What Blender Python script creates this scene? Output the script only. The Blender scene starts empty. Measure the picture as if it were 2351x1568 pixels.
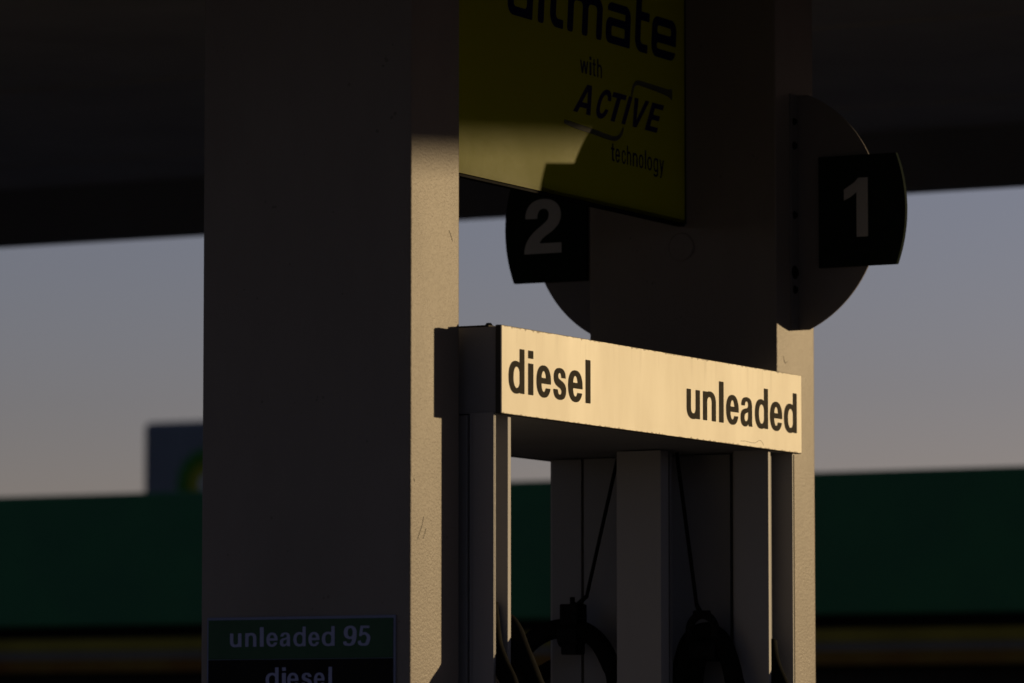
import bpy, bmesh, math, random
import numpy as np
from mathutils import Vector
PI = math.pi
random.seed(7)
SC = bpy.context.scene
COL = SC.collection

# ------------------------------------------------------------------ camera, sky, sun, exposure
cam_d = bpy.data.cameras.new('camera')
cam = bpy.data.objects.new('camera', cam_d); COL.objects.link(cam)
cam.location = (5.56, -10.44, 1.65)
cam.rotation_euler = (math.radians(90) + math.atan(956 / 10970), 0, math.radians(27.9))
cam_d.sensor_width = 36; cam_d.lens = 36 * 10970 / 2351
cam_d.clip_start = 0.1; cam_d.clip_end = 5000
cam_d.dof.use_dof = True; cam_d.dof.focus_distance = 12.55; cam_d.dof.aperture_fstop = 3.7
SC.camera = cam

SUN_EL, SUN_AZ = math.radians(5.2), math.radians(30.6)      # azimuth measured from +Y towards +X
w = bpy.data.worlds.new('World'); SC.world = w; w.use_nodes = True
nt = w.node_tree
sky = nt.nodes.new('ShaderNodeTexSky'); sky.sky_type = 'NISHITA'; sky.sun_disc = False
sky.sun_elevation = SUN_EL; sky.sun_rotation = SUN_AZ
sky.air_density = 1.0; sky.dust_density = 0.5; sky.ozone_density = 2.6; sky.altitude = 0
tint = nt.nodes.new('ShaderNodeMix'); tint.data_type = 'RGBA'; tint.blend_type = 'MULTIPLY'; tint.inputs['Factor'].default_value = 1
tint.inputs['B'].default_value = (1.06, 0.772, 1.03, 1)
nt.links.new(sky.outputs[0], tint.inputs['A']); hs = nt.nodes.new('ShaderNodeHueSaturation'); hs.inputs['Saturation'].default_value = .72
nt.links.new(tint.outputs['Result'], hs.inputs['Color']); nt.links.new(hs.outputs[0], nt.nodes['Background'].inputs[0])
nt.nodes['Background'].inputs[1].default_value = 0.066
sd = bpy.data.lights.new('sun', 'SUN'); sd.energy = 4.2; sd.angle = math.radians(0.6); sd.color = (1.0, 0.73, 0.385)
sun = bpy.data.objects.new('sun', sd); COL.objects.link(sun)
SDIR = Vector((math.sin(SUN_AZ) * math.cos(SUN_EL), math.cos(SUN_AZ) * math.cos(SUN_EL), math.sin(SUN_EL)))
sun.rotation_euler = SDIR.to_track_quat('Z', 'Y').to_euler()
vs = SC.view_settings
SC.display_settings.display_device = 'sRGB'
vs.view_transform = 'Standard'; vs.look = 'None'; vs.gamma = 1; vs.exposure = 0.5
SC.render.engine = 'CYCLES'; SC.cycles.max_bounces = 8; SC.cycles.use_denoising = True

# ------------------------------------------------------------------ materials
def mat(name, col, rough=.5, metal=0., spec=.008, var=0., vscale=3., vstretch=(1, 1, 1), bump=0., bscale=200., bstretch=(1, 1, 1),
        specks=0., speck_scale=40., speck_col=None, coat=0., col2=None):
    m = bpy.data.materials.new(name); m.use_nodes = True
    N = m.node_tree.nodes; L = m.node_tree.links; P = N['Principled BSDF']
    P.inputs['Base Color'].default_value = (*col, 1); P.inputs['Roughness'].default_value = rough
    P.inputs['Metallic'].default_value = metal; P.inputs['Specular IOR Level'].default_value = spec
    P.inputs['Coat Weight'].default_value = coat
    tc = N.new('ShaderNodeTexCoord')
    cur = None
    if var:
        mp = N.new('ShaderNodeMapping'); mp.inputs['Scale'].default_value = vstretch
        L.new(tc.outputs['Object'], mp.inputs[0])
        n = N.new('ShaderNodeTexNoise'); n.inputs['Scale'].default_value = vscale; n.inputs['Detail'].default_value = 6
        n.inputs['Roughness'].default_value = .62
        L.new(mp.outputs[0], n.inputs['Vector'])
        r = N.new('ShaderNodeValToRGB'); r.color_ramp.elements[0].position = .3; r.color_ramp.elements[1].position = .7
        c2 = col2 or tuple(c * (1 - var) for c in col)
        r.color_ramp.elements[0].color = (*c2, 1); r.color_ramp.elements[1].color = (*col, 1)
        L.new(n.outputs['Fac'], r.inputs[0]); cur = r.outputs[0]
        rr = N.new('ShaderNodeMapRange'); rr.inputs['To Min'].default_value = rough * 1.18; rr.inputs['To Max'].default_value = rough * .85
        L.new(n.outputs['Fac'], rr.inputs[0]); L.new(rr.outputs[0], P.inputs['Roughness'])
    if specks:
        v = N.new('ShaderNodeTexVoronoi'); v.inputs['Scale'].default_value = speck_scale
        L.new(tc.outputs['Object'], v.inputs['Vector'])
        n2 = N.new('ShaderNodeTexNoise'); n2.inputs['Scale'].default_value = speck_scale * .35
        L.new(tc.outputs['Object'], n2.inputs['Vector'])
        mul = N.new('ShaderNodeMath'); mul.operation = 'SUBTRACT'; L.new(v.outputs['Distance'], mul.inputs[0])
        m3 = N.new('ShaderNodeMath'); m3.operation = 'MULTIPLY_ADD'; m3.inputs[1].default_value = 1.6; m3.inputs[2].default_value = -.92 + specks
        L.new(n2.outputs['Fac'], m3.inputs[0]); L.new(m3.outputs[0], mul.inputs[1])
        st = N.new('ShaderNodeMapRange'); st.inputs['From Min'].default_value = -.04; st.inputs['From Max'].default_value = .05
        st.inputs['To Min'].default_value = 1; st.inputs['To Max'].default_value = 0
        L.new(mul.outputs[0], st.inputs[0])
        mx = N.new('ShaderNodeMix'); mx.data_type = 'RGBA'
        L.new(st.outputs[0], mx.inputs['Factor'])
        if cur: L.new(cur, mx.inputs['A'])
        else: mx.inputs['A'].default_value = (*col, 1)
        mx.inputs['B'].default_value = (*(speck_col or tuple(c * .4 for c in col)), 1)
        cur = mx.outputs['Result']
    if cur: L.new(cur, P.inputs['Base Color'])
    if bump:
        mp = N.new('ShaderNodeMapping'); mp.inputs['Scale'].default_value = bstretch
        L.new(tc.outputs['Object'], mp.inputs[0])
        n = N.new('ShaderNodeTexNoise'); n.inputs['Scale'].default_value = bscale; n.inputs['Detail'].default_value = 3
        L.new(mp.outputs[0], n.inputs['Vector'])
        b = N.new('ShaderNodeBump'); b.inputs['Strength'].default_value = 1; b.inputs['Distance'].default_value = bump
        L.new(n.outputs['Fac'], b.inputs['Height']); L.new(b.outputs[0], P.inputs['Normal'])
    return m

M = {}
M['column'] = mat('column_paint', (.182, .163, .154), .34, spec=.007, var=.2, vscale=2.2, vstretch=(1, 1, .35), bump=.0007, bscale=170,
                  specks=-.03, speck_scale=55, speck_col=(.12, .11, .10))
M['sign'] = mat('sign_acrylic', (.66, .635, .575), .36, spec=.006, var=.07, vscale=7, vstretch=(1, 1, .25), col2=(.59, .555, .49), bump=.0012, bscale=7,
                specks=0)
def translucent(m, col, fac):
    N = m.node_tree.nodes; L = m.node_tree.links
    t = N.new('ShaderNodeBsdfTranslucent'); t.inputs['Color'].default_value = (*col, 1)
    mx = N.new('ShaderNodeMixShader'); mx.inputs[0].default_value = fac
    L.new(N['Principled BSDF'].outputs[0], mx.inputs[1]); L.new(t.outputs[0], mx.inputs[2]); L.new(mx.outputs[0], N['Material Output'].inputs[0])
def edge_grime(m, ztop, zbot):
    N = m.node_tree.nodes; L = m.node_tree.links; P = N['Principled BSDF']
    src = P.inputs['Base Color'].links[0].from_socket
    tc = N.new('ShaderNodeTexCoord'); sx = N.new('ShaderNodeSeparateXYZ'); L.new(tc.outputs['Object'], sx.inputs[0])
    mp = N.new('ShaderNodeMapping'); mp.inputs['Scale'].default_value = (1, 1, .06); L.new(tc.outputs['Object'], mp.inputs[0])
    n = N.new('ShaderNodeTexNoise'); n.inputs['Scale'].default_value = 55; n.inputs['Detail'].default_value = 5; L.new(mp.outputs[0], n.inputs[0])
    def mth(op, a, b=None, c=None):
        k = N.new('ShaderNodeMath'); k.operation = op
        for i, v in enumerate((a, b, c)):
            if v is None: continue
            if isinstance(v, (int, float)): k.inputs[i].default_value = v
            else: L.new(v, k.inputs[i])
        return k.outputs[0]
    dt = mth('SUBTRACT', ztop, sx.outputs[2]); db = mth('SUBTRACT', sx.outputs[2], zbot)
    e = mth('POWER', n.outputs['Fac'], 4.0)                      # drip length varies along the edge
    def edge(d, ln):
        r = mth('DIVIDE', d, mth('MULTIPLY', e, ln)); q = N.new('ShaderNodeMapRange')
        q.inputs['From Min'].default_value = .55; q.inputs['From Max'].default_value = 1.3; q.inputs['To Min'].default_value = 1; q.inputs['To Max'].default_value = 0
        L.new(r, q.inputs[0]); return q.outputs[0]
    f = mth('MULTIPLY', mth('MAXIMUM', edge(dt, .028), edge(db, .022)), .85)
    # long faint run marks below the top edge
    n2 = N.new('ShaderNodeTexNoise'); n2.inputs['Scale'].default_value = 38; n2.inputs['Detail'].default_value = 4; L.new(mp.outputs[0], n2.inputs[0])
    q = N.new('ShaderNodeMapRange'); q.inputs['From Min'].default_value = .56; q.inputs['From Max'].default_value = .75; q.inputs['To Max'].default_value = .16
    L.new(n2.outputs['Fac'], q.inputs[0])
    fade = N.new('ShaderNodeMapRange'); fade.inputs['From Min'].default_value = 0; fade.inputs['From Max'].default_value = .10; fade.inputs['To Min'].default_value = 1; fade.inputs['To Max'].default_value = 0.1
    L.new(dt, fade.inputs[0])
    f = mth('MAXIMUM', f, mth('MULTIPLY', q.outputs[0], fade.outputs[0]))
    mx = N.new('ShaderNodeMix'); mx.data_type = 'RGBA'; L.new(f, mx.inputs['Factor']); L.new(src, mx.inputs['A']); mx.inputs['B'].default_value = (.10, .08, .06, 1)
    L.new(mx.outputs['Result'], P.inputs['Base Color'])
edge_grime(M['sign'], 2.573, 2.353)
M['ink'] = mat('letter_vinyl', (.022, .019, .016), .6, spec=.004, var=.15, vscale=60)
M['alu'] = mat('frame_metal', (.25, .25, .275), .5, metal=.0, spec=.03, var=.08, vscale=3, vstretch=(1, 1, .2), bump=.0001, bscale=120)
M['panel'] = mat('pump_panel', (.185, .19, .215), .6, spec=.02, var=.10, vscale=2.5, vstretch=(1, 1, .4), bump=.0002, bscale=60)
M['dark'] = mat('dark_recess', (.045, .043, .04), .55, var=.25, vscale=8)
M['black'] = mat('black_plastic', (.010, .010, .011), .6, spec=.002, var=.2, vscale=30)
M['rubber'] = mat('hose_rubber', (.006, .006, .006), .8, spec=.008, var=.3, vscale=25, bump=.0003, bscale=160)
M['yellow'] = mat('board_yellow', (.115, .12, .004), .42, spec=.010, var=.10, vscale=3, bump=.0007, bscale=110, bstretch=(1, 1, .45),
                  specks=-.05, speck_scale=22, speck_col=(.12, .1, .02))
M['blue'] = mat('board_blue', (.006, .005, .05), .5, spec=.003, var=.2, vscale=12)
M['purple'] = mat('board_violet', (.016, .009, .07), .5, spec=.003, var=.2, vscale=12)
M['swoosh'] = mat('swoosh_grey', (.24, .25, .20), .4, var=.35, vscale=16)
M['outline'] = mat('outline_pale', (.20, .20, .03), .4, var=.1, vscale=16)
M['disc'] = mat('disc_paint', (.15, .142, .15), .6, spec=.003, var=.15, vscale=4, bump=.0003, bscale=80, specks=.0, speck_scale=30)
M['plate'] = mat('number_plate_dark', (.011, .016, .014), .6, spec=.001, var=.3, vscale=12, bump=.0001, bscale=120)
M['numeral'] = mat('numeral_grey', (.34, .34, .36), .5, spec=.05, var=.1, vscale=14)
M['soffit'] = mat('canopy_soffit', (.42, .40, .36), .6, var=.2, vscale=1.2)
M['fascia'] = mat('canopy_fascia', (.22, .22, .22), .5, var=.2, vscale=1)
M['green'] = mat('shop_green', (.026, .105, .048), .6, spec=.03, var=.3, vscale=1.6, col2=(.022, .082, .044))
M['stripe_y'] = mat('stripe_yellow', (.17, .15, .03), .5, var=.3, vscale=2)
M['stripe_g'] = mat('stripe_grey', (.10, .10, .09), .5, var=.2, vscale=2)
M['stripe_o'] = mat('stripe_ochre', (.12, .085, .02), .5, var=.3, vscale=2, col2=(.09, .04, .01))
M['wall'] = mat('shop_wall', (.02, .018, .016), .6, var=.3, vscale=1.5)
M['glass'] = mat('shop_glass', (.01, .012, .012), .12, spec=.5, var=.1, vscale=1)
M['pylon'] = mat('pylon_blue', (.10, .11, .14), .4, var=.15, vscale=2)
M['l_green'] = mat('logo_green', (.02, .10, .02), .4, var=.1, vscale=5)
M['l_lime'] = mat('logo_lime', (.05, .09, .012), .5, var=.1, vscale=5)
M['l_yellow'] = mat('logo_yellow', (.17, .165, .02), .4, var=.1, vscale=5)
M['l_white'] = mat('logo_white', (.28, .28, .33), .4, var=.05, vscale=5)
M['pr_border'] = mat('price_border', (.16, .18, .28), .4, var=.1, vscale=20)
M['pr_green'] = mat('price_green', (.038, .078, .05), .42, var=.15, vscale=12)
M['pr_black'] = mat('price_black', (.012, .012, .012), .42, var=.3, vscale=12)
M['pr_text'] = mat('price_lettering', (.24, .26, .42), .4, var=.1, vscale=40)
M['asphalt'] = mat('asphalt', (.055, .054, .053), .9, spec=.1, var=.3, vscale=.6, bump=.004, bscale=60)
M['slab'] = mat('forecourt_concrete', (.19, .185, .18), .85, spec=.1, var=.3, vscale=.8, bump=.002, bscale=30)
M['concrete'] = mat('island_concrete', (.24, .23, .21), .8, var=.25, vscale=2, bump=.001, bscale=40)
M['screen'] = mat('display_glass', (.02, .025, .022), .15, var=.1, vscale=5)

translucent(M['yellow'], (.54, .56, .010), .5)
translucent(M['swoosh'], (.75, .75, .60), .6)

# ------------------------------------------------------------------ mesh helpers
def obj(name, bm, m, parent=None, smooth=False):
    me = bpy.data.meshes.new(name); bm.to_mesh(me); bm.free()
    if smooth:
        for p in me.polygons: p.use_smooth = True
    me.materials.append(M[m])
    o = bpy.data.objects.new(name, me); COL.objects.link(o)
    if parent: o.parent = parent
    return o

def local(o, base):      # shift mesh so that the parent's base is the origin
    o.data.transform(__import__('mathutils').Matrix.Translation(-Vector(base)))

def thing(name, label, cat, loc, group=None, kind='thing'):
    o = bpy.data.objects.new(name, None); COL.objects.link(o)
    o.empty_display_size = .1
    o.location = loc; o['label'] = label; o['category'] = cat; o['kind'] = kind
    if group: o['group'] = group
    return o

def part(name, bm, m, parent, smooth=False):
    """bm is in world coordinates; the mesh is stored relative to the thing's base"""
    root = parent
    while root.parent: root = root.parent
    o = obj(name, bm, m, parent, smooth)
    local(o, root.location)
    return o

def bx(bm, x0, x1, y0, y1, z0, z1, bev=0., seg=2):
    t = bmesh.new()
    bmesh.ops.create_cube(t, size=1)
    for v in t.verts:
        v.co = Vector(((x0 + x1) / 2 + v.co.x * (x1 - x0), (y0 + y1) / 2 + v.co.y * (y1 - y0), (z0 + z1) / 2 + v.co.z * (z1 - z0)))
    if bev: bmesh.ops.bevel(t, geom=t.edges[:], offset=bev, segments=seg, affect='EDGES', profile=.6)
    me = bpy.data.meshes.new('t'); t.to_mesh(me); t.free(); bm.from_mesh(me); bpy.data.meshes.remove(me)
    return bm

def box(x0, x1, y0, y1, z0, z1, bev=0., seg=2):
    return bx(bmesh.new(), x0, x1, y0, y1, z0, z1, bev, seg)

def prism(pts, axis, a0, a1, bm=None, bev=0.):
    """polygon pts in the two other axes, extruded along axis from a0 to a1"""
    t = bmesh.new()
    def mk(p, a):
        return {'X': (a, p[0], p[1]), 'Y': (p[0], a, p[1]), 'Z': (p[0], p[1], a)}[axis]
    lo = [t.verts.new(mk(p, a0)) for p in pts]; hi = [t.verts.new(mk(p, a1)) for p in pts]
    t.faces.new(lo); t.faces.new(hi[::-1])
    n = len(pts)
    for i in range(n): t.faces.new((lo[i], hi[i], hi[(i + 1) % n], lo[(i + 1) % n]))
    bmesh.ops.recalc_face_normals(t, faces=t.faces[:])
    if bev: bmesh.ops.bevel(t, geom=t.edges[:], offset=bev, segments=2, affect='EDGES', clamp_overlap=True)
    if bm is None: return t
    me = bpy.data.meshes.new('t'); t.to_mesh(me); t.free(); bm.from_mesh(me); bpy.data.meshes.remove(me)
    return bm

def cyl(bm, p0, p1, r, n=20, r2=None, caps=True):
    p0, p1 = Vector(p0), Vector(p1); d = (p1 - p0).normalized()
    a = d.orthogonal().normalized(); b = d.cross(a); r2 = r if r2 is None else r2
    A = [bm.verts.new(p0 + (a * math.cos(2 * PI * i / n) + b * math.sin(2 * PI * i / n)) * r) for i in range(n)]
    B = [bm.verts.new(p1 + (a * math.cos(2 * PI * i / n) + b * math.sin(2 * PI * i / n)) * r2) for i in range(n)]
    for i in range(n): bm.faces.new((A[i], A[(i + 1) % n], B[(i + 1) % n], B[i]))
    if caps: bm.faces.new(A[::-1]); bm.faces.new(B)
    return bm

def spline(pts, k=10):
    P = [Vector(p) for p in pts]; P = [P[0] * 2 - P[1]] + P + [P[-1] * 2 - P[-2]]
    out = []
    for i in range(1, len(P) - 2):
        for j in range(k):
            t = j / k
            out.append(.5 * ((2 * P[i]) + (P[i + 1] - P[i - 1]) * t + (2 * P[i - 1] - 5 * P[i] + 4 * P[i + 1] - P[i + 2]) * t * t
                             + (3 * P[i] - P[i - 1] - 3 * P[i + 1] + P[i + 2]) * t ** 3))
    out.append(P[-2]); return out

def tube(pts, r, n=20, k=10):
    pts = spline(pts, k); bm = bmesh.new(); rings = []
    up = None
    for i, p in enumerate(pts):
        d = (pts[min(i + 1, len(pts) - 1)] - pts[max(i - 1, 0)]).normalized()
        if up is None: up = d.orthogonal().normalized()
        up = (up - d * up.dot(d)).normalized(); s = d.cross(up)
        rings.append([bm.verts.new(p + (up * math.cos(2 * PI * j / n) + s * math.sin(2 * PI * j / n)) * r) for j in range(n)])
    for a, b in zip(rings, rings[1:]):
        for j in range(n): bm.faces.new((a[j], a[(j + 1) % n], b[(j + 1) % n], b[j]))
    bm.faces.new(rings[0][::-1]); bm.faces.new(rings[-1])
    bmesh.ops.recalc_face_normals(bm, faces=bm.faces[:])
    return bm

# ------------------------------------------------------------------ lettering: glyphs as distance fields, contoured into flat vinyl faces
# negative inside; unit: ascender = 100, x-height = 71
def R_(x, y, x0, x1, y0, y1):
    return np.maximum(np.maximum(x0 - x, x - x1), np.maximum(y0 - y, y - y1))
def E_(x, y, cx, cy, rx, ry, n=2.25):
    q = (np.abs((x - cx) / rx) ** n + np.abs((y - cy) / ry) ** n) ** (1 / n)
    return (q - 1) * min(rx, ry)
def U_(*a):
    r = a[0]
    for b in a[1:]: r = np.minimum(r, b)
    return r
def D_(a, *bs):
    for b in bs: a = np.maximum(a, -b)
    return a
def I_(a, b): return np.maximum(a, b)
def S_(x, y, pts, butt=True, k=8):
    """stroke through (x, y, halfwidth) points, smoothed"""
    P = spline([(p[0], p[1], p[2]) for p in pts], k)
    r = np.full_like(x, 1e3)
    m = len(P) - 1
    for i in range(m):
        a, b = P[i], P[i + 1]
        dx, dy = b.x - a.x, b.y - a.y; l2 = dx * dx + dy * dy + 1e-9
        t = ((x - a.x) * dx + (y - a.y) * dy) / l2
        tc = np.clip(t, 0, 1)
        d = np.hypot(x - a.x - tc * dx, y - a.y - tc * dy) - (a.z + tc * (b.z - a.z))
        if butt and i == 0: d = np.maximum(d, -t * math.sqrt(l2))
        if butt and i == m - 1: d = np.maximum(d, (t - 1) * math.sqrt(l2))
        r = np.minimum(r, d)
    if butt:
        for a, b in ((P[0], P[1]), (P[-1], P[-2])):
            L = math.hypot(b.x - a.x, b.y - a.y) + 1e-9
            al = -((x - a.x) * (b.x - a.x) + (y - a.y) * (b.y - a.y)) / L
            near = np.hypot(x - a.x, y - a.y) < 2.0 * a.z
            r = np.where(near, np.maximum(r, al), r)
    return r
def B_(start, *segs, k=10):
    """outline from cubic segments (c1, c2, end) and straight ones (end,)"""
    pts = [start]; p = start
    for sg in segs:
        if len(sg) == 1: pts.append(sg[0]); p = sg[0]; continue
        c1, c2, e = sg
        for i in range(1, k + 1):
            t = i / k; u = 1 - t
            pts.append(tuple(u ** 3 * p[j] + 3 * u * u * t * c1[j] + 3 * u * t * t * c2[j] + t ** 3 * e[j] for j in (0, 1)))
        p = e
    return pts[:-1] if pts[0] == pts[-1] else pts
S_OUT = B_((60, 49), ((39, 49),), ((38.5, 57), (36, 60), (31, 60)), ((26, 60), (23, 57), (23, 53)), ((23, 48), (27, 46), (34, 44)), ((53, 39), (62, 34), (62, 21)),
           ((62, 6), (50, -1.5), (31, -1.5)), ((11, -1.5), (0, 7), (0, 22)), ((21.5, 22),), ((21.5, 14), (25, 10.5), (31, 10.5)), ((36, 10.5), (40, 13), (40, 17.5)),
           ((40, 22), (36, 24), (28, 26.5)), ((10, 31), (2, 37), (2, 50)), ((2, 63), (13, 71.5), (31, 71.5)), ((50, 71.5), (60, 64), (60, 49)))
A_OUT = B_((69, 0), ((47, 0),), ((45.5, 2.5), (45, 5), (45, 8)), ((40, 1), (33, -1.5), (24, -1.5)), ((9, -1.5), (0, 7), (0, 20)), ((0, 36), (11, 41), (30, 43.5)),
           ((41, 45), (44, 47), (44, 52)), ((44, 58), (40, 61), (34.5, 61)), ((28, 61), (25, 57), (24, 50)), ((4, 50),), ((4, 64), (15, 71.5), (34, 71.5)),
           ((56, 71.5), (66, 64), (66, 48)), ((66, 12),), ((66, 7), (67, 3), (69, 0)))
A_IN = B_((44, 36), ((41, 34), (37, 33), (32, 32)), ((25, 30.5), (22, 27), (22, 21)), ((22, 15), (25, 12), (31, 12)), ((40, 12), (44, 18), (44, 27)), ((44, 36),))
TWO_OUT = B_((2, 65), ((24, 65),), ((24, 77), (28, 83), (35, 83)), ((41, 83), (45, 79), (45, 72)), ((45, 62), (38, 57), (28, 49)), ((10, 35), (1, 22), (0, 0)), ((68, 0),), ((68, 19),), ((28, 19),),
             ((31, 27), (37, 31), (46, 37)), ((60, 47), (67, 57), (67, 71)), ((67, 89), (55, 101), (35, 101)), ((14, 101), (2, 88), (2, 65)))
def G_poly(x, y, pts):
    """signed distance (approx.) to a simple polygon"""
    d = np.full_like(x, 1e9); inside = np.zeros_like(x, bool)
    n = len(pts)
    for i in range(n):
        ax, ay = pts[i]; bx_, by_ = pts[(i + 1) % n]
        dx, dy = bx_ - ax, by_ - ay; l2 = dx * dx + dy * dy + 1e-9
        t = np.clip(((x - ax) * dx + (y - ay) * dy) / l2, 0, 1)
        d = np.minimum(d, np.hypot(x - ax - t * dx, y - ay - t * dy))
        c = ((ay > y) != (by_ > y)) & (x < (bx_ - ax) * (y - ay) / ((by_ - ay) if by_ != ay else 1e-9) + ax)
        inside ^= c
    return np.where(inside, -d, d)

def glyph(ch, x, y, s, t):
    """returns (field, width). s = vertical stem, t = horizontal stroke thickness"""
    h = s / 2
    if ch == 'l': return R_(x, y, 0, s, 0, 100), s
    if ch == 'i': return U_(R_(x, y, 0, s, 0, 71), R_(x, y, 0, s, 82, 100)), s
    if ch in 'dbgq':
        wd = 54 + s
        o = I_(E_(x, y, 36, 35.3, 36, 36.8), x - 60)
        stem = R_(x, y, wd - s, wd, 0, 100)
        cnt = I_(E_(x, y, (s + wd - s) / 2 + 1, 35.3, (wd - 2 * s) / 2 + 1, 36.8 - t), x - (wd - s))
        f = D_(U_(o, stem), cnt)
        if ch == 'g':
            stem = R_(x, y, wd - s, wd, -5, 71)
            tail = S_(x, y, [(wd - h, -3, h), (wd - h - 4, -14, h * .95), (34, -23, t / 2), (12, -19, h * .8), (6, -12, h * .9)])
            f = U_(D_(U_(o, stem), cnt), tail)
        return f, wd
    if ch == 'e':
        wd = 47 + s
        o = E_(x, y, wd / 2, 35, wd / 2, 36.6)
        inn = E_(x, y, wd / 2, 35, wd / 2 - s, 36.6 - t, 2.3)
        ring = D_(o, inn)
        bar = I_(R_(x, y, s * .6, wd - 1, 30, 30 + t), o)
        f = U_(D_(ring, R_(x, y, wd / 2, wd + 5, 20.5, 30)), bar)
        return f, wd
    if ch in 'co':
        wd = 47 + s
        f = D_(E_(x, y, wd / 2, 35, wd / 2, 36.6), E_(x, y, wd / 2, 35, wd / 2 - s, 36.6 - t, 2.3))
        if ch == 'c': f = D_(f, R_(x, y, wd * .55, wd + 5, 26, 46))
        return f, wd
    if ch == 's': return G_poly(x, y, S_OUT) - (s - 23) * .18, 62
    if ch == 'u':
        wd = 27 + 2 * s
        return U_(R_(x, y, 0, s, 24, 70), R_(x, y, wd - s, wd, 0, 70),
                  D_(I_(E_(x, y, wd / 2 - 2, 26, wd / 2 - 2, 27.5), y - 26), I_(E_(x, y, wd / 2, 26, wd / 2 - s, 27.5 - t - 1), y - 30), R_(x, y, s, wd - s, 26, 100))), wd
    if ch == 'n':
        wd = 27 + 2 * s
        return glyph('u', wd - x, 70 - y, s, t)[0], wd
    if ch == 'h':
        wd = 27 + 2 * s
        return U_(glyph('n', x, y, s, t)[0], R_(x, y, 0, s, 0, 100)), wd
    if ch == 'a': return D_(G_poly(x, y, A_OUT), G_poly(x, y, A_IN)) - (s - 23) * .18, 69
    if ch == 't':
        wd = 24 + s
        return U_(R_(x, y, 11, 11 + s, 14, 92), R_(x, y, 0, wd, 70 - t, 70),
                  S_(x, y, [(11 + h, 20, h), (11 + h + 1, 10, h * .95), (11 + s + 3, t / 2 + .5, t / 2), (wd, t / 2, t / 2)])), wd
    if ch == 'w':
        wd = 80 + s * .6
        q = h * .9
        v = [(q, 70), (wd * .27, 0), (wd / 2, 68), (wd * .73, 0), (wd - q, 70)]
        f = None
        for a, b in zip(v, v[1:]):
            g = I_(G_poly(x, y, [(a[0] - q, a[1]), (a[0] + q, a[1]), (b[0] + q, b[1]), (b[0] - q, b[1])]), -y)
            f = g if f is None else U_(f, g)
        return f, wd
    if ch == 'y':
        wd = 52 + s * .6; q = h * 1.05
        a = G_poly(x, y, [(0, 70), (2 * q, 70), (wd / 2 + q, 2), (wd / 2 - q, 2)])
        b = G_poly(x, y, [(wd - 2 * q, 70), (wd, 70), (wd * .42 + q, -16), (wd * .42 - q, -10)])
        c = S_(x, y, [(wd * .44, -10, h), (wd * .36, -21, t / 2), (wd * .15, -23, t / 2)])
        return U_(a, b, c), wd
    if ch == '9':
        wd = 62
        top = D_(E_(x, y, 31, 67, 31, 34), E_(x, y, 31, 67, 31 - s, 34 - t, 2.3))
        side = S_(x, y, [(62 - h, 66, h), (62 - h - 1, 40, h), (54 - h, 15, h * .95), (30, t / 2 - 1.5, t / 2), (8, 9, h * .8), (5, 21, h * .9)])
        return U_(top, side), wd
    if ch == '5':
        a = R_(x, y, 11, 58, 100 - t, 100)
        b = G_poly(x, y, [(11, 100), (11 + s * .8, 100), (s * .8 + 4, 48), (4, 48)])
        c = S_(x, y, [(6, 50, t * .42), (22, 59, t / 2), (38, 60, t * .55), (62 - h, 45, h * .95), (62 - h, 30, h), (54 - h, 10, h * .95), (29, t / 2 - 1.5, t / 2), (9, 9, h * .85), (4, 24, h * .9)])
        return U_(a, b, c), 62
    if ch == '2': return G_poly(x, y, TWO_OUT), 68
    if ch == 'A':
        wd = 74
        o = G_poly(x, y, [(0, 0), (s, 0), (s + 4, 20), (wd - s - 4, 20), (wd - s, 0), (wd, 0), (wd / 2 + s * .55, 100), (wd / 2 - s * .55, 100)])
        return D_(o, G_poly(x, y, [(s + 7, 20 + t), (wd - s - 7, 20 + t), (wd / 2, 80)])), wd
    if ch == 'C':
        wd = 72
        f = D_(E_(x, y, wd / 2, 50, wd / 2, 51.5), E_(x, y, wd / 2, 50, wd / 2 - s, 51.5 - t, 2.2))
        return D_(f, R_(x, y, wd * .6, wd + 5, 34, 66)), wd
    if ch == 'T': return U_(R_(x, y, 0, 62, 100 - t, 100), R_(x, y, 31 - h, 31 + h, 0, 100)), 62
    if ch == 'I': return R_(x, y, 0, s, 0, 100), s
    if ch == 'V':
        wd = 72
        return G_poly(x, y, [(0, 100), (s, 100), (wd / 2, 24), (wd - s, 100), (wd, 100), (wd / 2 + s * .5, 0), (wd / 2 - s * .5, 0)]), wd
    if ch == 'E': return U_(R_(x, y, 0, s, 0, 100), R_(x, y, 0, 56, 0, t), R_(x, y, 0, 56, 100 - t, 100), R_(x, y, 0, 51, 50 - t / 2, 50 + t / 2)), 56
    raise KeyError(ch)

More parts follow.
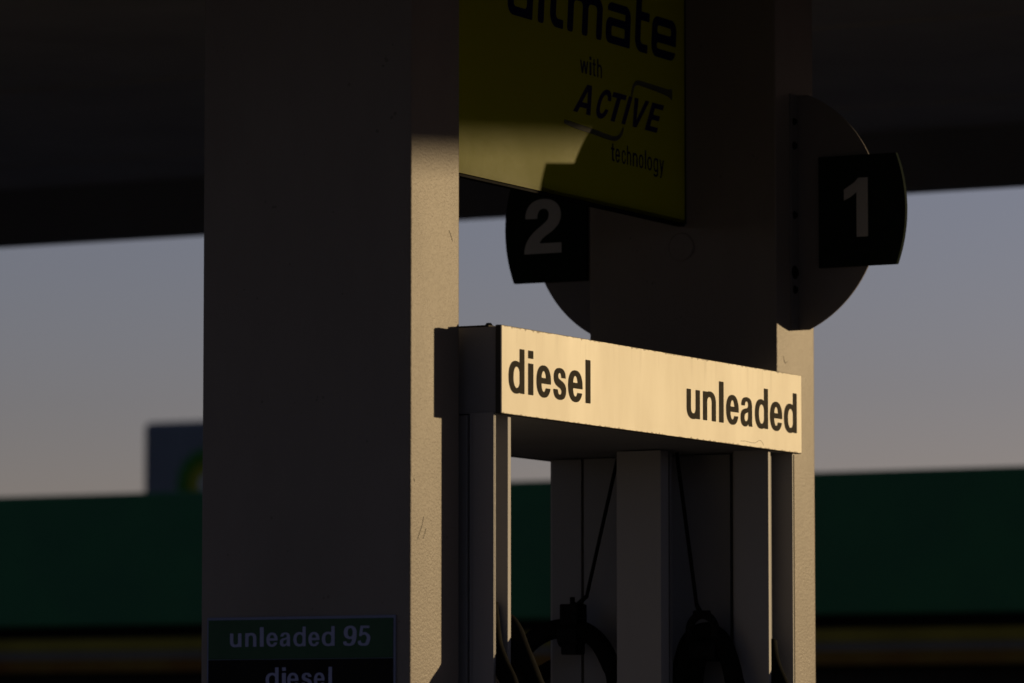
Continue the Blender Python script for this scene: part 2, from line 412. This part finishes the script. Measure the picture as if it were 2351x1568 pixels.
def contour(bm, f, X, Y, to3):
    """fill the negative region of field f on grid X, Y with faces; full cells of a row are merged"""
    ny, nx = f.shape; cache = {}
    def V(x, y):
        k = (round(x, 4), round(y, 4))
        if k not in cache: cache[k] = bm.verts.new(to3(x, y))
        return cache[k]
    neg = f < 0
    for j in range(ny - 1):
        i = 0
        while i < nx - 1:
            c = (neg[j, i], neg[j, i + 1], neg[j + 1, i + 1], neg[j + 1, i])
            if all(c):
                i0 = i
                while i < nx - 1 and neg[j, i] and neg[j, i + 1] and neg[j + 1, i + 1] and neg[j + 1, i]: i += 1
                bm.faces.new([V(X[i0], Y[j]), V(X[i], Y[j]), V(X[i], Y[j + 1]), V(X[i0], Y[j + 1])])
                continue
            if any(c):
                cs = [(X[i], Y[j], f[j, i]), (X[i + 1], Y[j], f[j, i + 1]), (X[i + 1], Y[j + 1], f[j + 1, i + 1]), (X[i], Y[j + 1], f[j + 1, i])]
                poly = []
                for a in range(4):
                    p, q = cs[a], cs[(a + 1) % 4]
                    if p[2] < 0: poly.append((p[0], p[1]))
                    if (p[2] < 0) != (q[2] < 0):
                        t = p[2] / (p[2] - q[2]); poly.append((p[0] + (q[0] - p[0]) * t, p[1] + (q[1] - p[1]) * t))
                vs_ = []
                for p in poly:
                    v = V(*p)
                    if v not in vs_: vs_.append(v)
                if len(vs_) >= 3:
                    try: bm.faces.new(vs_)
                    except ValueError: pass
            i += 1

def letters(name, spec, base, asc, to3, m, parent, s=23, t=13, grow=0., shear=0., step=1.6):
    """spec: (char, start, end) in metres along the line; base, asc: baseline and ascender height in metres"""
    bm = bmesh.new()
    for ch, a, b in spec:
        gw = glyph(ch, np.zeros((1, 1)), np.zeros((1, 1)), s, t)[1]
        X = np.arange(-4 - grow * 2, gw + 6 + grow * 2, step); Y = np.arange(-30 if ch in 'gy' else -5 - grow * 2, 106 + grow * 2, step)
        gx, gy = np.meshgrid(X, Y)
        f = glyph(ch, gx.astype(float), gy.astype(float), s, t)[0] - grow
        kx = (b - a) / gw; ky = asc / 100
        contour(bm, f, X, Y, lambda x, y: to3(a + x * kx + y * ky * shear, base + y * ky))
    bmesh.ops.recalc_face_normals(bm, faces=bm.faces[:])
    return part(name, bm, m, parent)

def shape(name, field, x0, x1, y0, y1, step, to3, m, parent):
    X = np.arange(x0, x1, step); Y = np.arange(y0, y1, step)
    gx, gy = np.meshgrid(X, Y); bm = bmesh.new()
    contour(bm, field(gx, gy), X, Y, to3)
    bmesh.ops.recalc_face_normals(bm, faces=bm.faces[:])
    return part(name, bm, m, parent)

# ------------------------------------------------------------------ the setting
def sheet(name, x0, x1, y0, y1, z, m, th=0):
    bm = box(x0, x1, y0, y1, z - th, z) if th else bmesh.new()
    if not th:
        bm.faces.new([bm.verts.new(p) for p in ((x0, y0, z), (x1, y0, z), (x1, y1, z), (x0, y1, z))])
    o = obj(name, bm, m); o['kind'] = 'structure'; return o
sheet('ground', -1500, 1500, -1500, 1500, 0, 'asphalt')
sheet('forecourt', -16, 14, -16, 14, .004, 'slab')
k = obj('pavement', box(-1.25, .45, -1.1, 3.1, .0, .15, .02), 'concrete'); k['kind'] = 'structure'

# ------------------------------------------------------------------ canopy over the forecourt
t = thing('canopy', 'dark flat forecourt canopy roof across the top, above the two columns', 'canopy', (-2, -2, 4.55))
part('soffit', box(-11, 7.2, -4.5, 9.88, 4.55, 4.75), 'soffit', t)
bm = box(-11, 7.2, 9.88, 10.0, 4.27, 5.35, .01)
bx(bm, -11, 7.2, -4.62, -4.5, 4.27, 5.35, .01)
bx(bm, -11.12, -11, -4.62, 10.0, 4.27, 5.35, .01); bx(bm, 7.2, 7.32, -4.62, 10.0, 4.27, 5.35, .01)
part('fascia', bm, 'fascia', t)
part('shadow_block', box(5.55, 6.6, 9.99, 10.16, 4.217, 4.62, .01), 'fascia', t)  # added block out of view; lowers the shadow edge on the near column
bm = bmesh.new()
for i in range(7):
    bx(bm, -11, 7.2, -4.2 + i * 2.2, -4.18 + i * 2.2, 4.542, 4.56)
part('soffit_joint', bm, 'soffit', t)

# ------------------------------------------------------------------ columns
def column(y0, y1, label, marks):
    c = thing('canopy_column', label, 'column', (-.3975, (y0 + y1) / 2, .15), 'painted columns carrying the canopy')
    part('shaft', box(-.695, -.10, y0, y1, .15, 4.55, .006, 3), 'column', c)
    bm = box(-.715, -.08, y0 - .02, y1 + .02, .15, .30, .006)
    part('base_plate', bm, 'alu', c)
    for col_, pts in marks:
        part('paint_scuff', tube([(-.0999, a, b) for a, b in pts], .0006, 6, 3), col_, c)
    return c
column(-.28, -.03, 'nearer wide grey column with the price sign on its broad face',
       [('dark', [(-.085, 2.955), (-.076, 2.945), (-.066, 2.930)]), ('concrete', [(-.200, 2.210), (-.208, 2.196), (-.214, 2.185)]), ('dark', [(-.212, 2.238), (-.222, 2.215), (-.245, 2.18)]), ('dark', [(-.262, 2.33), (-.258, 2.322)])])
c2 = column(1.855, 2.115, 'farther grey column behind the pump, with the round cap on its face',
            [('dark', [(1.90, 2.79), (1.908, 2.775), (1.915, 2.768)]), ('dark', [(1.912, 2.772), (1.93, 2.776)])])
bm = bmesh.new()
for i in range(48):
    a0, a1 = 2 * PI * i / 48, 2 * PI * (i + 1) / 48
    q = []
    for a, r, y in ((a0, .0385, 1.8535), (a1, .0385, 1.8535), (a1, .0425, 1.8545), (a0, .0425, 1.8545)):
        q.append(bm.verts.new((-.399 + r * math.cos(a), y - .002, 3.112 + r * math.sin(a))))
    bm.faces.new(q)
cyl(bm, (-.399, 1.8545, 3.112), (-.399, 1.8515, 3.112), .0375, 48)
cp = part('access_cap', bm, 'column', c2)
bm = bmesh.new()
for i in range(40):
    a0, a1 = 2 * PI * i / 40, 2 * PI * (i + 1) / 40
    cyl(bm, (-.399 + .0405 * math.cos(a0), 1.8535, 3.112 + .0405 * math.sin(a0)), (-.399 + .0405 * math.cos(a1), 1.8535, 3.112 + .0405 * math.sin(a1)), .0016, 6)
part('gasket', bm, 'dark', cp)

# ------------------------------------------------------------------ price sign on the near column
pr = thing('price_sign', 'blue-edged price sign low on the broad face of the nearer column', 'price sign', (-.4055, -.2815, 1.5))
part('backing', box(-.674, -.137, -.286, -.2805, 1.47, 1.997, .002), 'pr_border', pr)
part('green_panel', box(-.668, -.143, -.2885, -.2863, 1.893, 1.990), 'pr_green', pr)
part('black_panel', box(-.668, -.143, -.2885, -.2863, 1.478, 1.8915), 'pr_black', pr)
F = lambda yy: (lambda a, z: (a, yy, z))
A = [-.605, -.572, -.561, -.529, -.519, -.508, -.5, -.468, -.462, -.431, -.423, -.388, -.38, -.349, -.342, -.306, -.28, -.244, -.239, -.206]
letters('unleaded_lettering', [(c, A[2 * i], A[2 * i + 1]) for i, c in enumerate('unleaded95')], 1.9235, .048, F(-.2892), 'pr_text', pr, s=19, t=12)
A = [-.502, -.465, -.455, -.444, -.44, -.408, -.4, -.37, -.364, -.334, -.323, -.313]
letters('diesel_lettering', [(c, A[2 * i], A[2 * i + 1]) for i, c in enumerate('diesel')], 1.824, .048, F(-.2892), 'pr_text', pr, s=19, t=12)

# ------------------------------------------------------------------ yellow advertising board between the columns
bd = thing('advertising_board', 'yellow advertising board with dark blue lettering hung between the two columns', 'board', (-.392, .91, 3.17))
bm = bmesh.new()
bm.faces.new([bm.verts.new(p) for p in ((-.380, -.029, 3.178), (-.380, 1.838, 3.178), (-.380, 1.838, 4.30), (-.380, -.029, 4.30))])
part('panel', bm, 'yellow', bd)
for z in (3.1785, 4.288): part('support_rail', box(-.403, -.3812, -.029, 1.838, z, z + .0095), 'black', bd)
bm = box(-.404, -.384, -.029, 1.845, 3.170, 3.177, .001); bx(bm, -.404, -.3825, 1.839, 1.8535, 3.178, 4.3, .001)
part('edge_trim', bm, 'black', bd)
G = lambda xx: (lambda a, z: (xx, a, z))
A = [1.178, 1.228, 1.235, 1.247, 1.254, 1.273, 1.282, 1.312]
letters('with_lettering', [(c, A[2 * i], A[2 * i + 1]) for i, c in enumerate('with')], 3.531, .052, G(-.3793), 'blue', bd, s=17, t=11, step=2.2)
A = [1.367, 1.389, 1.394, 1.422, 1.433, 1.46, 1.466, 1.493, 1.502, 1.534, 1.541, 1.571, 1.579, 1.588, 1.594, 1.626, 1.634, 1.665, 1.672, 1.702]
letters('technology_lettering', [(c, A[2 * i], A[2 * i + 1]) for i, c in enumerate('technology')], 3.307, .054, G(-.3793), 'blue', bd, s=17, t=11, step=2.2)
AC = [('A', 1.136, 1.240), ('C', 1.262, 1.336), ('T', 1.335, 1.418), ('I', 1.432, 1.454), ('V', 1.468, 1.560), ('E', 1.580, 1.655)]
letters('active_outline', AC, 3.419, .083, G(-.3795), 'outline', bd, s=18, t=17, grow=1.6, shear=.58)
letters('active_lettering', AC, 3.419, .083, G(-.3790), 'purple', bd, s=18, t=17, shear=.58)
up = [(1.498, 3.506, .0045), (1.507, 3.530, .006), (1.531, 3.546, .007), (1.570, 3.5475, .008), (1.640, 3.5455, .009), (1.705, 3.543, .0105), (1.738, 3.541, .013), (1.756, 3.540, .020)]
dn = [(1.443, 3.407, .0045), (1.430, 3.388, .006), (1.400, 3.373, .007), (1.360, 3.371, .0075), (1.300, 3.374, .008), (1.230, 3.377, .008), (1.150, 3.380, .008), (1.084, 3.384, .006)]
up = [(a, b, c * .78) for a, b, c in up]; dn = [(a, b, c * .78) for a, b, c in dn]
for p in (up, dn):
    shape('swoosh_outline', lambda x, y: S_(x, y, p, k=6) - .0012, 1.06, 1.78, 3.35, 3.575, .0028, G(-.3795), 'blue', bd)
    shape('swoosh', lambda x, y: S_(x, y, p, k=6), 1.06, 1.78, 3.35, 3.575, .0028, G(-.3790), 'swoosh', bd)
# big rounded word; hw = half stem, ht = half bar
hw, ht = 17.5, 12.5
def word(x, y):
    B = 0
    def bar(x0, x1, y0, y1): return R_(x, y, x0, x1, y0, y1)
    def rr(x0, x1, y0, y1, r):      # rounded rectangle
        qx = np.abs(x - (x0 + x1) / 2) - (x1 - x0) / 2 + r; qy = np.abs(y - (y0 + y1) / 2) - (y1 - y0) / 2 + r
        return np.hypot(np.maximum(qx, 0), np.maximum(qy, 0)) + np.minimum(np.maximum(qx, qy), 0) - r
    s_, b_ = 2 * hw, 2 * ht
    out = []
    # u
    u = D_(U_(rr(0, 145, 0, 200, 34), bar(100, 145, 0, 60)), rr(s_, 145 - s_, b_, 260, 12)); out.append(I_(u, y - 117))
    # l
    out.append(U_(rr(176, 176 + s_, 0, 165, 10)))
    # t with hook
    tt = U_(D_(rr(246, 246 + 150, 0, 300, 40), rr(246 + s_, 500, b_, 400, 14), bar(326, 500, -5, 400)), bar(246, 326, 117 - b_, 117)); out.append(I_(tt, y - 160))
    # m : three stems
    for a in (350, 438, 525): out.append(rr(a, a + s_, 0, 100, 10))
    out.append(D_(I_(rr(350, 560, -80, 117, 34), -(y - 60)), rr(350 + s_, 438, -80, 117 - b_, 14), rr(438 + s_, 525, -80, 117 - b_, 14)))
    # a
    a_ = D_(U_(rr(583, 735, 0, 74, 26), I_(rr(583, 735, -60, 117, 34), U_(bar(700, 740, 0, 120), bar(591, 740, 117 - b_, 120))), bar(700, 735, 0, 60)), rr(583 + s_, 700, b_ - 2, 74 - b_ + 2, 6))
    out.append(a_)
    # t
    t2 = U_(D_(rr(765, 765 + 150, 0, 300, 40), rr(765 + s_, 1200, b_, 400, 14), bar(847, 1200, -5, 400)), bar(765, 852, 117 - b_, 117)); out.append(I_(t2, y - 160))
    # e
    e_ = D_(rr(870, 1028, 0, 117, 34), rr(870 + s_, 1028 - s_, 117 - b_ - 23, 117 - b_, 8), rr(870 + s_, 1100, b_, 46 - 3, 8), bar(1015, 1040, -5, 24 - 24))
    out.append(D_(e_, bar(1012, 1100, 25, 43)))
    return U_(*out)
shape('main_word_lettering', word, -8, 1040, -8, 172, 2.6, lambda x, y: (-.3792, .749 + (x + (y) * .10) * .001, 3.637 + y * .001), 'blue', bd)

# ------------------------------------------------------------------ round number signs on the far column
def number_sign(sign, num, label):
    """sign +1: on the sunny side, -1: on the other side; mirrored about the column centre"""
    cx = -.3975
    mx = lambda x: cx + sign * (x - cx)
    n = thing('pump_number_sign', label, 'number sign', (mx(-.1), 2.0, 3.2), 'half-round pump number signs on the far column')
    pts = []
    for i in range(41):
        a = -math.asin(.339 / .3685) + i / 40 * 2 * math.asin(.339 / .3685)
        pts.append((mx(-.208 + .3685 * math.cos(a)), 3.21 + .3685 * math.sin(a)))
    pts += [(mx(-.0995), 3.549), (mx(-.0995), 2.871)]
    part('disc', prism(pts, 'Y', 1.998, 2.003), 'disc', n)
    x0, x1 = sorted((mx(-.0998), mx(-.094)))
    fl = part('flange', box(x0, x1, 1.948, 1.998, 2.871, 3.549, .001), 'disc', n)
    for z, r in ((3.47, .007), (3.40, .008), (3.20, .008), (3.035, .013), (2.985, .008)):
        bm = bmesh.new(); cyl(bm, (mx(-.094), 1.968, z), (mx(-.086), 1.968, z), r, 6); cyl(bm, (mx(-.094), 1.968, z), (mx(-.092), 1.968, z), r * 1.5, 16)
        part('bolt', bm, 'black', fl)
    pts = [(mx(-.024), 3.046)]
    a0 = math.asin(.159 / .45)
    for i in range(21):
        a = -a0 + 2 * a0 * i / 20
        pts.append((mx(-.205 + .45 * math.cos(a)), 3.205 + .45 * math.sin(a)))
    pts.append((mx(-.024), 3.364))
    pl = part('number_plate', prism(pts, 'Y', 1.982, 1.9975), 'plate', n)
    if num == '1':
        q = [(.095, 3.129), (.130, 3.129), (.130, 3.298), (.101, 3.298), (.088, 3.285), (.056, 3.266), (.056, 3.235), (.078, 3.245), (.095, 3.258)]
        part('numeral', prism([(mx(a), b) for a, b in q], 'Y', 1.9795, 1.982), 'numeral', pl)
    else:
        letters('numeral', [('2', -.976, -.852)], 3.131, .160, F(1.9812), 'numeral', pl, s=24, t=17, step=1.4)
number_sign(1, '1', 'half-round sign with black plate numbered 1, on the right side of the farther column')
number_sign(-1, '2', 'half-round sign with black plate numbered 2, partly behind the yellow board')

# ------------------------------------------------------------------ the fuel pump with its sign header
pp = thing('fuel_pump', 'fuel pump frame with lit diesel and unleaded sign header, between the two columns', 'fuel pump', (-.40, .90, .15))
ZB, ZT = 2.502, 2.724
part('header_box', box(-.775, -.018, .012, 1.796, ZB + .002, ZT - .003, .003), 'panel', pp)
sp = part('sign_panel', box(-.0035, 0, .0065, 1.8025, ZB + .001, ZT - .001, .001), 'sign', pp)
sp2 = part('sign_panel', box(-.793, -.7895, .0065, 1.8025, ZB + .001, ZT - .001, .001), 'sign', pp)
part('sign_tray', box(-.0175, -.0036, .006, 1.803, ZB, ZT, .0012), 'dark', pp)
part('sign_tray', box(-.7894, -.7755, .006, 1.803, ZB, ZT, .0012), 'dark', pp)
cr = [(1.399, 2.515), (1.43, 2.5165), (1.455, 2.515), (1.478, 2.5145), (1.497, 2.516), (1.512, 2.5215), (1.526, 2.524), (1.537, 2.521), (1.545, 2.516), (1.549, 2.512)]
part('hairline_crack', tube([(-.0001, a, b) for a, b in cr], .0005, 6, 4), 'dark', sp)
A = [0.043, 0.127, 0.148, 0.175, 0.193, 0.271, 0.285, 0.355, 0.367, 0.447, 0.465, 0.492]
letters('diesel_lettering', [(c, A[2 * i], A[2 * i + 1]) for i, c in enumerate('diesel')], 2.5580, .1118, G(.0008), 'ink', sp)
A = [1.061, 1.142, 1.162, 1.242, 1.263, 1.291, 1.308, 1.387, 1.4, 1.477, 1.493, 1.578, 1.592, 1.672, 1.685, 1.77]
letters('unleaded_lettering', [(c, A[2 * i], A[2 * i + 1]) for i, c in enumerate('unleaded')], 2.5580, .1118, G(.0008), 'ink', sp)
for x in (-.057, -.74):
    for y in (.045, 1.76):
        bm = bmesh.new(); cyl(bm, (x, y, ZT - .004), (x, y, ZT + .004), .011, 6); cyl(bm, (x, y, ZT + .004), (x, y, ZT + .009), .009, 20, .006)
        part('roof_bolt', bm, 'black', pp)
part('roof_lip', box(-.7, -.04, .012, 1.79, ZT - .003, ZT + .001), 'dark', pp)

# end frames: a panel across each end and an open channel post at each of its two outer edges
def channel(y_flange_a, y_flange_b, y_in_a, y_in_b, xo, sgn, depth, name='corner_post'):
    """post open towards X: flange A, recess, flange B"""
    bm = bmesh.new()
    def b(xa, xb, y0, y1, bev=.001):
        x0, x1 = sorted((xo + sgn * xa, xo + sgn * xb)); bx(bm, x0, x1, y0, y1, .15, ZB + .004, bev)
    b(0, -depth - .004, y_flange_a, y_flange_b); b(0, -depth - .02, y_in_a, y_in_b)
    b(-depth, -depth - .015, y_flange_b - .001, y_in_a, 0)
    return part(name, bm, 'alu', pp)
for sgn, xo in ((1, -.023), (-1, -.770)):
    channel(.007, .0122, .082, .0985, xo, sgn, .055)
    channel(1.628 if sgn > 0 else 1.752, 1.643 if sgn > 0 else 1.764, 1.789, 1.795, xo, sgn, .10)
    xa, xb = sorted((xo, xo + sgn * -.1)); part('post_gasket', box(xa, xb, 1.7955, 1.803, .15, ZB - .002), 'dark', pp)
    x0, x1 = sorted((xo + sgn * -.0003, xo + sgn * -.060))
    part('post_seal', box(x0, x1, .0145, .0185, .15, ZB - .002), 'alu', pp)
part('end_panel', box(-.70, -.098, .007, .05, .15, ZB - .001, .001), 'panel', pp)
part('end_panel', box(-.636, -.175, 1.700, 1.79, .15, ZB - .001, .001), 'panel', pp)
part('end_panel_wing', box(-.738, -.645, 1.701, 1.79, .15, ZB - .0015, .001), 'panel', pp)
part('end_panel_wing', box(-.166, -.056, 1.701, 1.72, .15, ZB - .0015, .001), 'panel', pp)
part('panel_joint', box(-.645, -.636, 1.708, 1.789, .15, ZB - .002), 'dark', pp)
part('panel_joint', box(-.175, -.166, 1.708, 1.789, .15, ZB - .002), 'dark', pp)
# hose mast beside the far end panel
part('hose_mast', box(-.406, -.269, 1.450, 1.50, .15, ZB - .001, .002), 'alu', pp)
part('mast_channel', box(-.395, -.325, 1.502, 1.60, .15, ZB - .002), 'black', pp)
part('mast_rail', box(-.288, -.280, 1.530, 1.545, .15, ZB - .002), 'panel', pp)
# underside crossbar at header
#part('cross_bar', box(-.70, -.10, .30, .36, ZB - .03, ZB + .001, .002), 'dark', pp)

def hose(pts, r=.0265): return part('hose', tube(pts, r), 'rubber', pp, True)
before = set(bpy.data.objects)
# loop hung on the first cable, crossing in front of the far panel and behind the mast
h = hose([(-.93, 1.56, 1.25), (-.90, 1.56, 1.70), (-.83, 1.565, 1.90), (-.758, 1.57, 1.987), (-.695, 1.57, 2.028), (-.627, 1.57, 2.042), (-.57, 1.57, 2.032), (-.522, 1.57, 1.998), (-.488, 1.57, 1.942), (-.468, 1.57, 1.885), (-.455, 1.57, 1.70), (-.45, 1.57, 1.25)])
ca = bmesh.new()
bx(ca, -.631, -.576, 1.538, 1.602, 2.050, 2.108, .004)
cyl(ca, (-.640, 1.57, 2.019), (-.578, 1.57, 2.019), .033, 24); bx(ca, -.628, -.581, 1.54, 1.60, 1.966, 1.995, .004)
cyl(ca, (-.606, 1.57, 2.10), (-.606, 1.57, 2.128), .007)
cyl(ca, (-.606, 1.57, 2.112), (-.594, 1.57, 2.100), .008)
part('hose_clamp', ca, 'black', h)
cab = bmesh.new(); cyl(cab, (-.600, 1.57, 2.098), (-.561, 1.57, 2.130), .008, 10, .006); cyl(cab, (-.562, 1.57, 2.125), (-.460, 1.57, 2.526), .0055, 10)
part('retractor_cable', cab, 'black', h, True)
# second loop near the sunny side
h = hose([(-.30, 1.58, 1.15), (-.285, 1.58, 1.60), (-.267, 1.575, 1.891), (-.257, 1.57, 1.952), (-.234, 1.57, 2.004), (-.187, 1.57, 2.026), (-.145, 1.57, 2.003), (-.119, 1.565, 1.957), (-.098, 1.56, 1.889), (-.085, 1.55, 1.80), (-.075, 1.54, 1.2)])
h2 = hose([(-.245, 1.59, 1.15), (-.240, 1.59, 1.75), (-.232, 1.59, 1.90), (-.215, 1.585, 1.96), (-.190, 1.585, 1.975)], .024)
cb = bmesh.new()
for i in range(28):
    a0, a1 = -.1 * PI + 1.2 * PI * i / 28, -.1 * PI + 1.2 * PI * (i + 1) / 28
    cyl(cb, (-.190 + .040 * math.cos(a0), 1.55, 2.026 + .046 * math.sin(a0)), (-.190 + .040 * math.cos(a1), 1.55, 2.026 + .046 * math.sin(a1)), .0115, 12)
bx(cb, -.216, -.170, 1.54, 1.565, 2.062, 2.084, .004)
cyl(cb, (-.226, 1.565, 1.972), (-.148, 1.565, 1.972), .030, 24)
cyl(cb, (-.191, 1.55, 2.068), (-.208, 1.55, 2.100), .009, 12, .006)
part('hose_clamp', cb, 'black', h)
cab = bmesh.new(); cyl(cab, (-.207, 1.55, 2.095), (-.268, 1.55, 2.526), .0055, 10)
part('retractor_cable', cab, 'black', h, True)
# hoses curving out of the near post, and one at the far post
hose([(-.060, .052, 2.06), (-.052, .050, 2.00), (-.042, .048, 1.95), (-.020, .042, 1.905), (.008, .030, 1.862), (.024, .035, 1.80), (.030, .07, 1.62), (.0, .20, 1.25)], .0225)
hose([(-.15, .23, 2.00), (-.10, .20, 2.018), (-.055, .165, 1.995), (-.015, .130, 1.945), (.010, .150, 1.868), (.018, .18, 1.80), (.0, .22, 1.62), (-.01, .30, 1.25)], .0265)
hose([(-.065, 1.715, 2.00), (-.055, 1.705, 1.96), (-.030, 1.680, 1.915), (.002, 1.668, 1.857), (.018, 1.69, 1.78), (.015, 1.74, 1.62), (.0, 1.70, 1.25)], .024)
hose([(-.93, 1.75, 1.2), (-.92, 1.75, 1.70), (-.87, 1.76, 1.86), (-.81, 1.82, 1.93), (-.74, 1.825, 1.95)], .024)
for o in set(bpy.data.objects) - before:
    o.data.transform(__import__('mathutils').Matrix.Translation((0, 0, -.026)))
# dispenser cabinet below the frame
part('cabinet', box(-.64, -.155, .30, 1.36, .15, 1.50, .01), 'panel', pp)
for sgn, xo in ((1, -.155), (-1, -.64)):
    x0, x1 = sorted((xo, xo + sgn * .03))
    part('display', box(x0, x1, .40, 1.26, 1.12, 1.42, .006), 'black', pp)
    x0, x1 = sorted((xo, xo + sgn * .034))
    for a in (.44, .86): part('display_screen', box(x0, x1, a, a + .36, 1.2, 1.36, .002), 'screen', pp)
    x0, x1 = sorted((xo, xo + sgn * .05))
    for a in (.36, .60, .84, 1.08):
        hl = part('nozzle_holster', box(x0, x1, a, a + .16, .62, 1.02, .01), 'black', pp)
        bm = bmesh.new(); xx = xo + sgn * .07
        bx(bm, xx - .02, xx + .02, a + .055, a + .105, .70, .95, .012); cyl(bm, (xx, a + .08, .93), (xx - sgn * .04, a + .08, 1.04), .013)
        part('nozzle', bm, 'black', hl)

# ------------------------------------------------------------------ shop behind
sh = thing('shop_building', 'long low building with deep green fascia, out of focus behind the columns', 'shop', (-12, 20, 0))
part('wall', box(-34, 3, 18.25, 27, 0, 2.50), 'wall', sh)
part('green_fascia', box(-34.2, 3.2, 18.0, 27.2, 2.575, 3.508, .02), 'green', sh)
part('black_band', box(-34.05, 3.05, 18.15, 27.05, 2.50, 2.575), 'black', sh)  # plain black band between wall top and green fascia
part('yellow_stripe', box(-34, 3, 18.12, 18.249, 2.405, 2.490), 'stripe_y', sh)
part('grey_stripe', box(-34, 3, 18.13, 18.249, 2.345, 2.404), 'stripe_g', sh)
part('ochre_stripe', box(-34, 3, 18.12, 18.249, 2.255, 2.344), 'stripe_o', sh)
for i in range(12):
    x = -33 + i * 3.0
    wf = part('window', box(x, x + 2.6, 18.18, 18.249, .6, 2.1, .005), 'black', sh)
    part('pane', box(x + .08, x + 2.52, 18.165, 18.179, .68, 2.02), 'glass', wf)

# ------------------------------------------------------------------ pylon sign behind the shop
py = thing('pylon_sign', 'blurred dark blue pylon sign with green and yellow flower emblem, rising behind the green building', 'pylon sign', (-22.35, 35, 0))
part('slab', box(-23.20, -21.50, 35, 35.3, 0, 5.41, .09, 4), 'pylon', py)
cz = 4.69
def petals(R, n, rot, inner, y, m, name):
    pts = []
    for i in range(2 * n):
        a = rot + PI * i / n; r = R if i % 2 == 0 else inner
        pts.append((-22.33 + r * math.cos(a), cz + r * math.sin(a)))
    part(name, prism(pts, 'Y', y, 34.999), m, py)
petals(.44, 18, 0, .37, 34.990, 'l_green', 'emblem_outer_petals')
petals(.34, 18, PI / 18, .28, 34.985, 'l_lime', 'emblem_middle_petals')
petals(.25, 18, 0, .20, 34.980, 'l_yellow', 'emblem_inner_petals')
petals(.12, 18, PI / 18, .09, 34.975, 'l_white', 'emblem_centre')

# ------------------------------------------------------------------ unseen block on the sunny side, added to cut the low sky glow
row = thing('sky_blocker', 'long low dark depot added beyond the sunny side to cut low sky glow', 'blocker', (55, 70, 0))
bm = bmesh.new()
ax, ay = math.cos(SUN_AZ), -math.sin(SUN_AZ)       # runs across the direction of the sun
cxx, cyy = 62 * math.sin(SUN_AZ), 62 * math.cos(SUN_AZ)
q = [(cxx + ax * a + b * ay * -1, cyy + ay * a + b * ax) for a, b in ((-38, 0), (75, 0), (75, 14), (-38, 14))]
prism(q, 'Z', 0, 5.2, bm)
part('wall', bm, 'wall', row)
part('roof', prism([(x * 1.002, y * 1.002) for x, y in q], 'Z', 5.2, 5.4), 'black', row)  # top slab of the added block
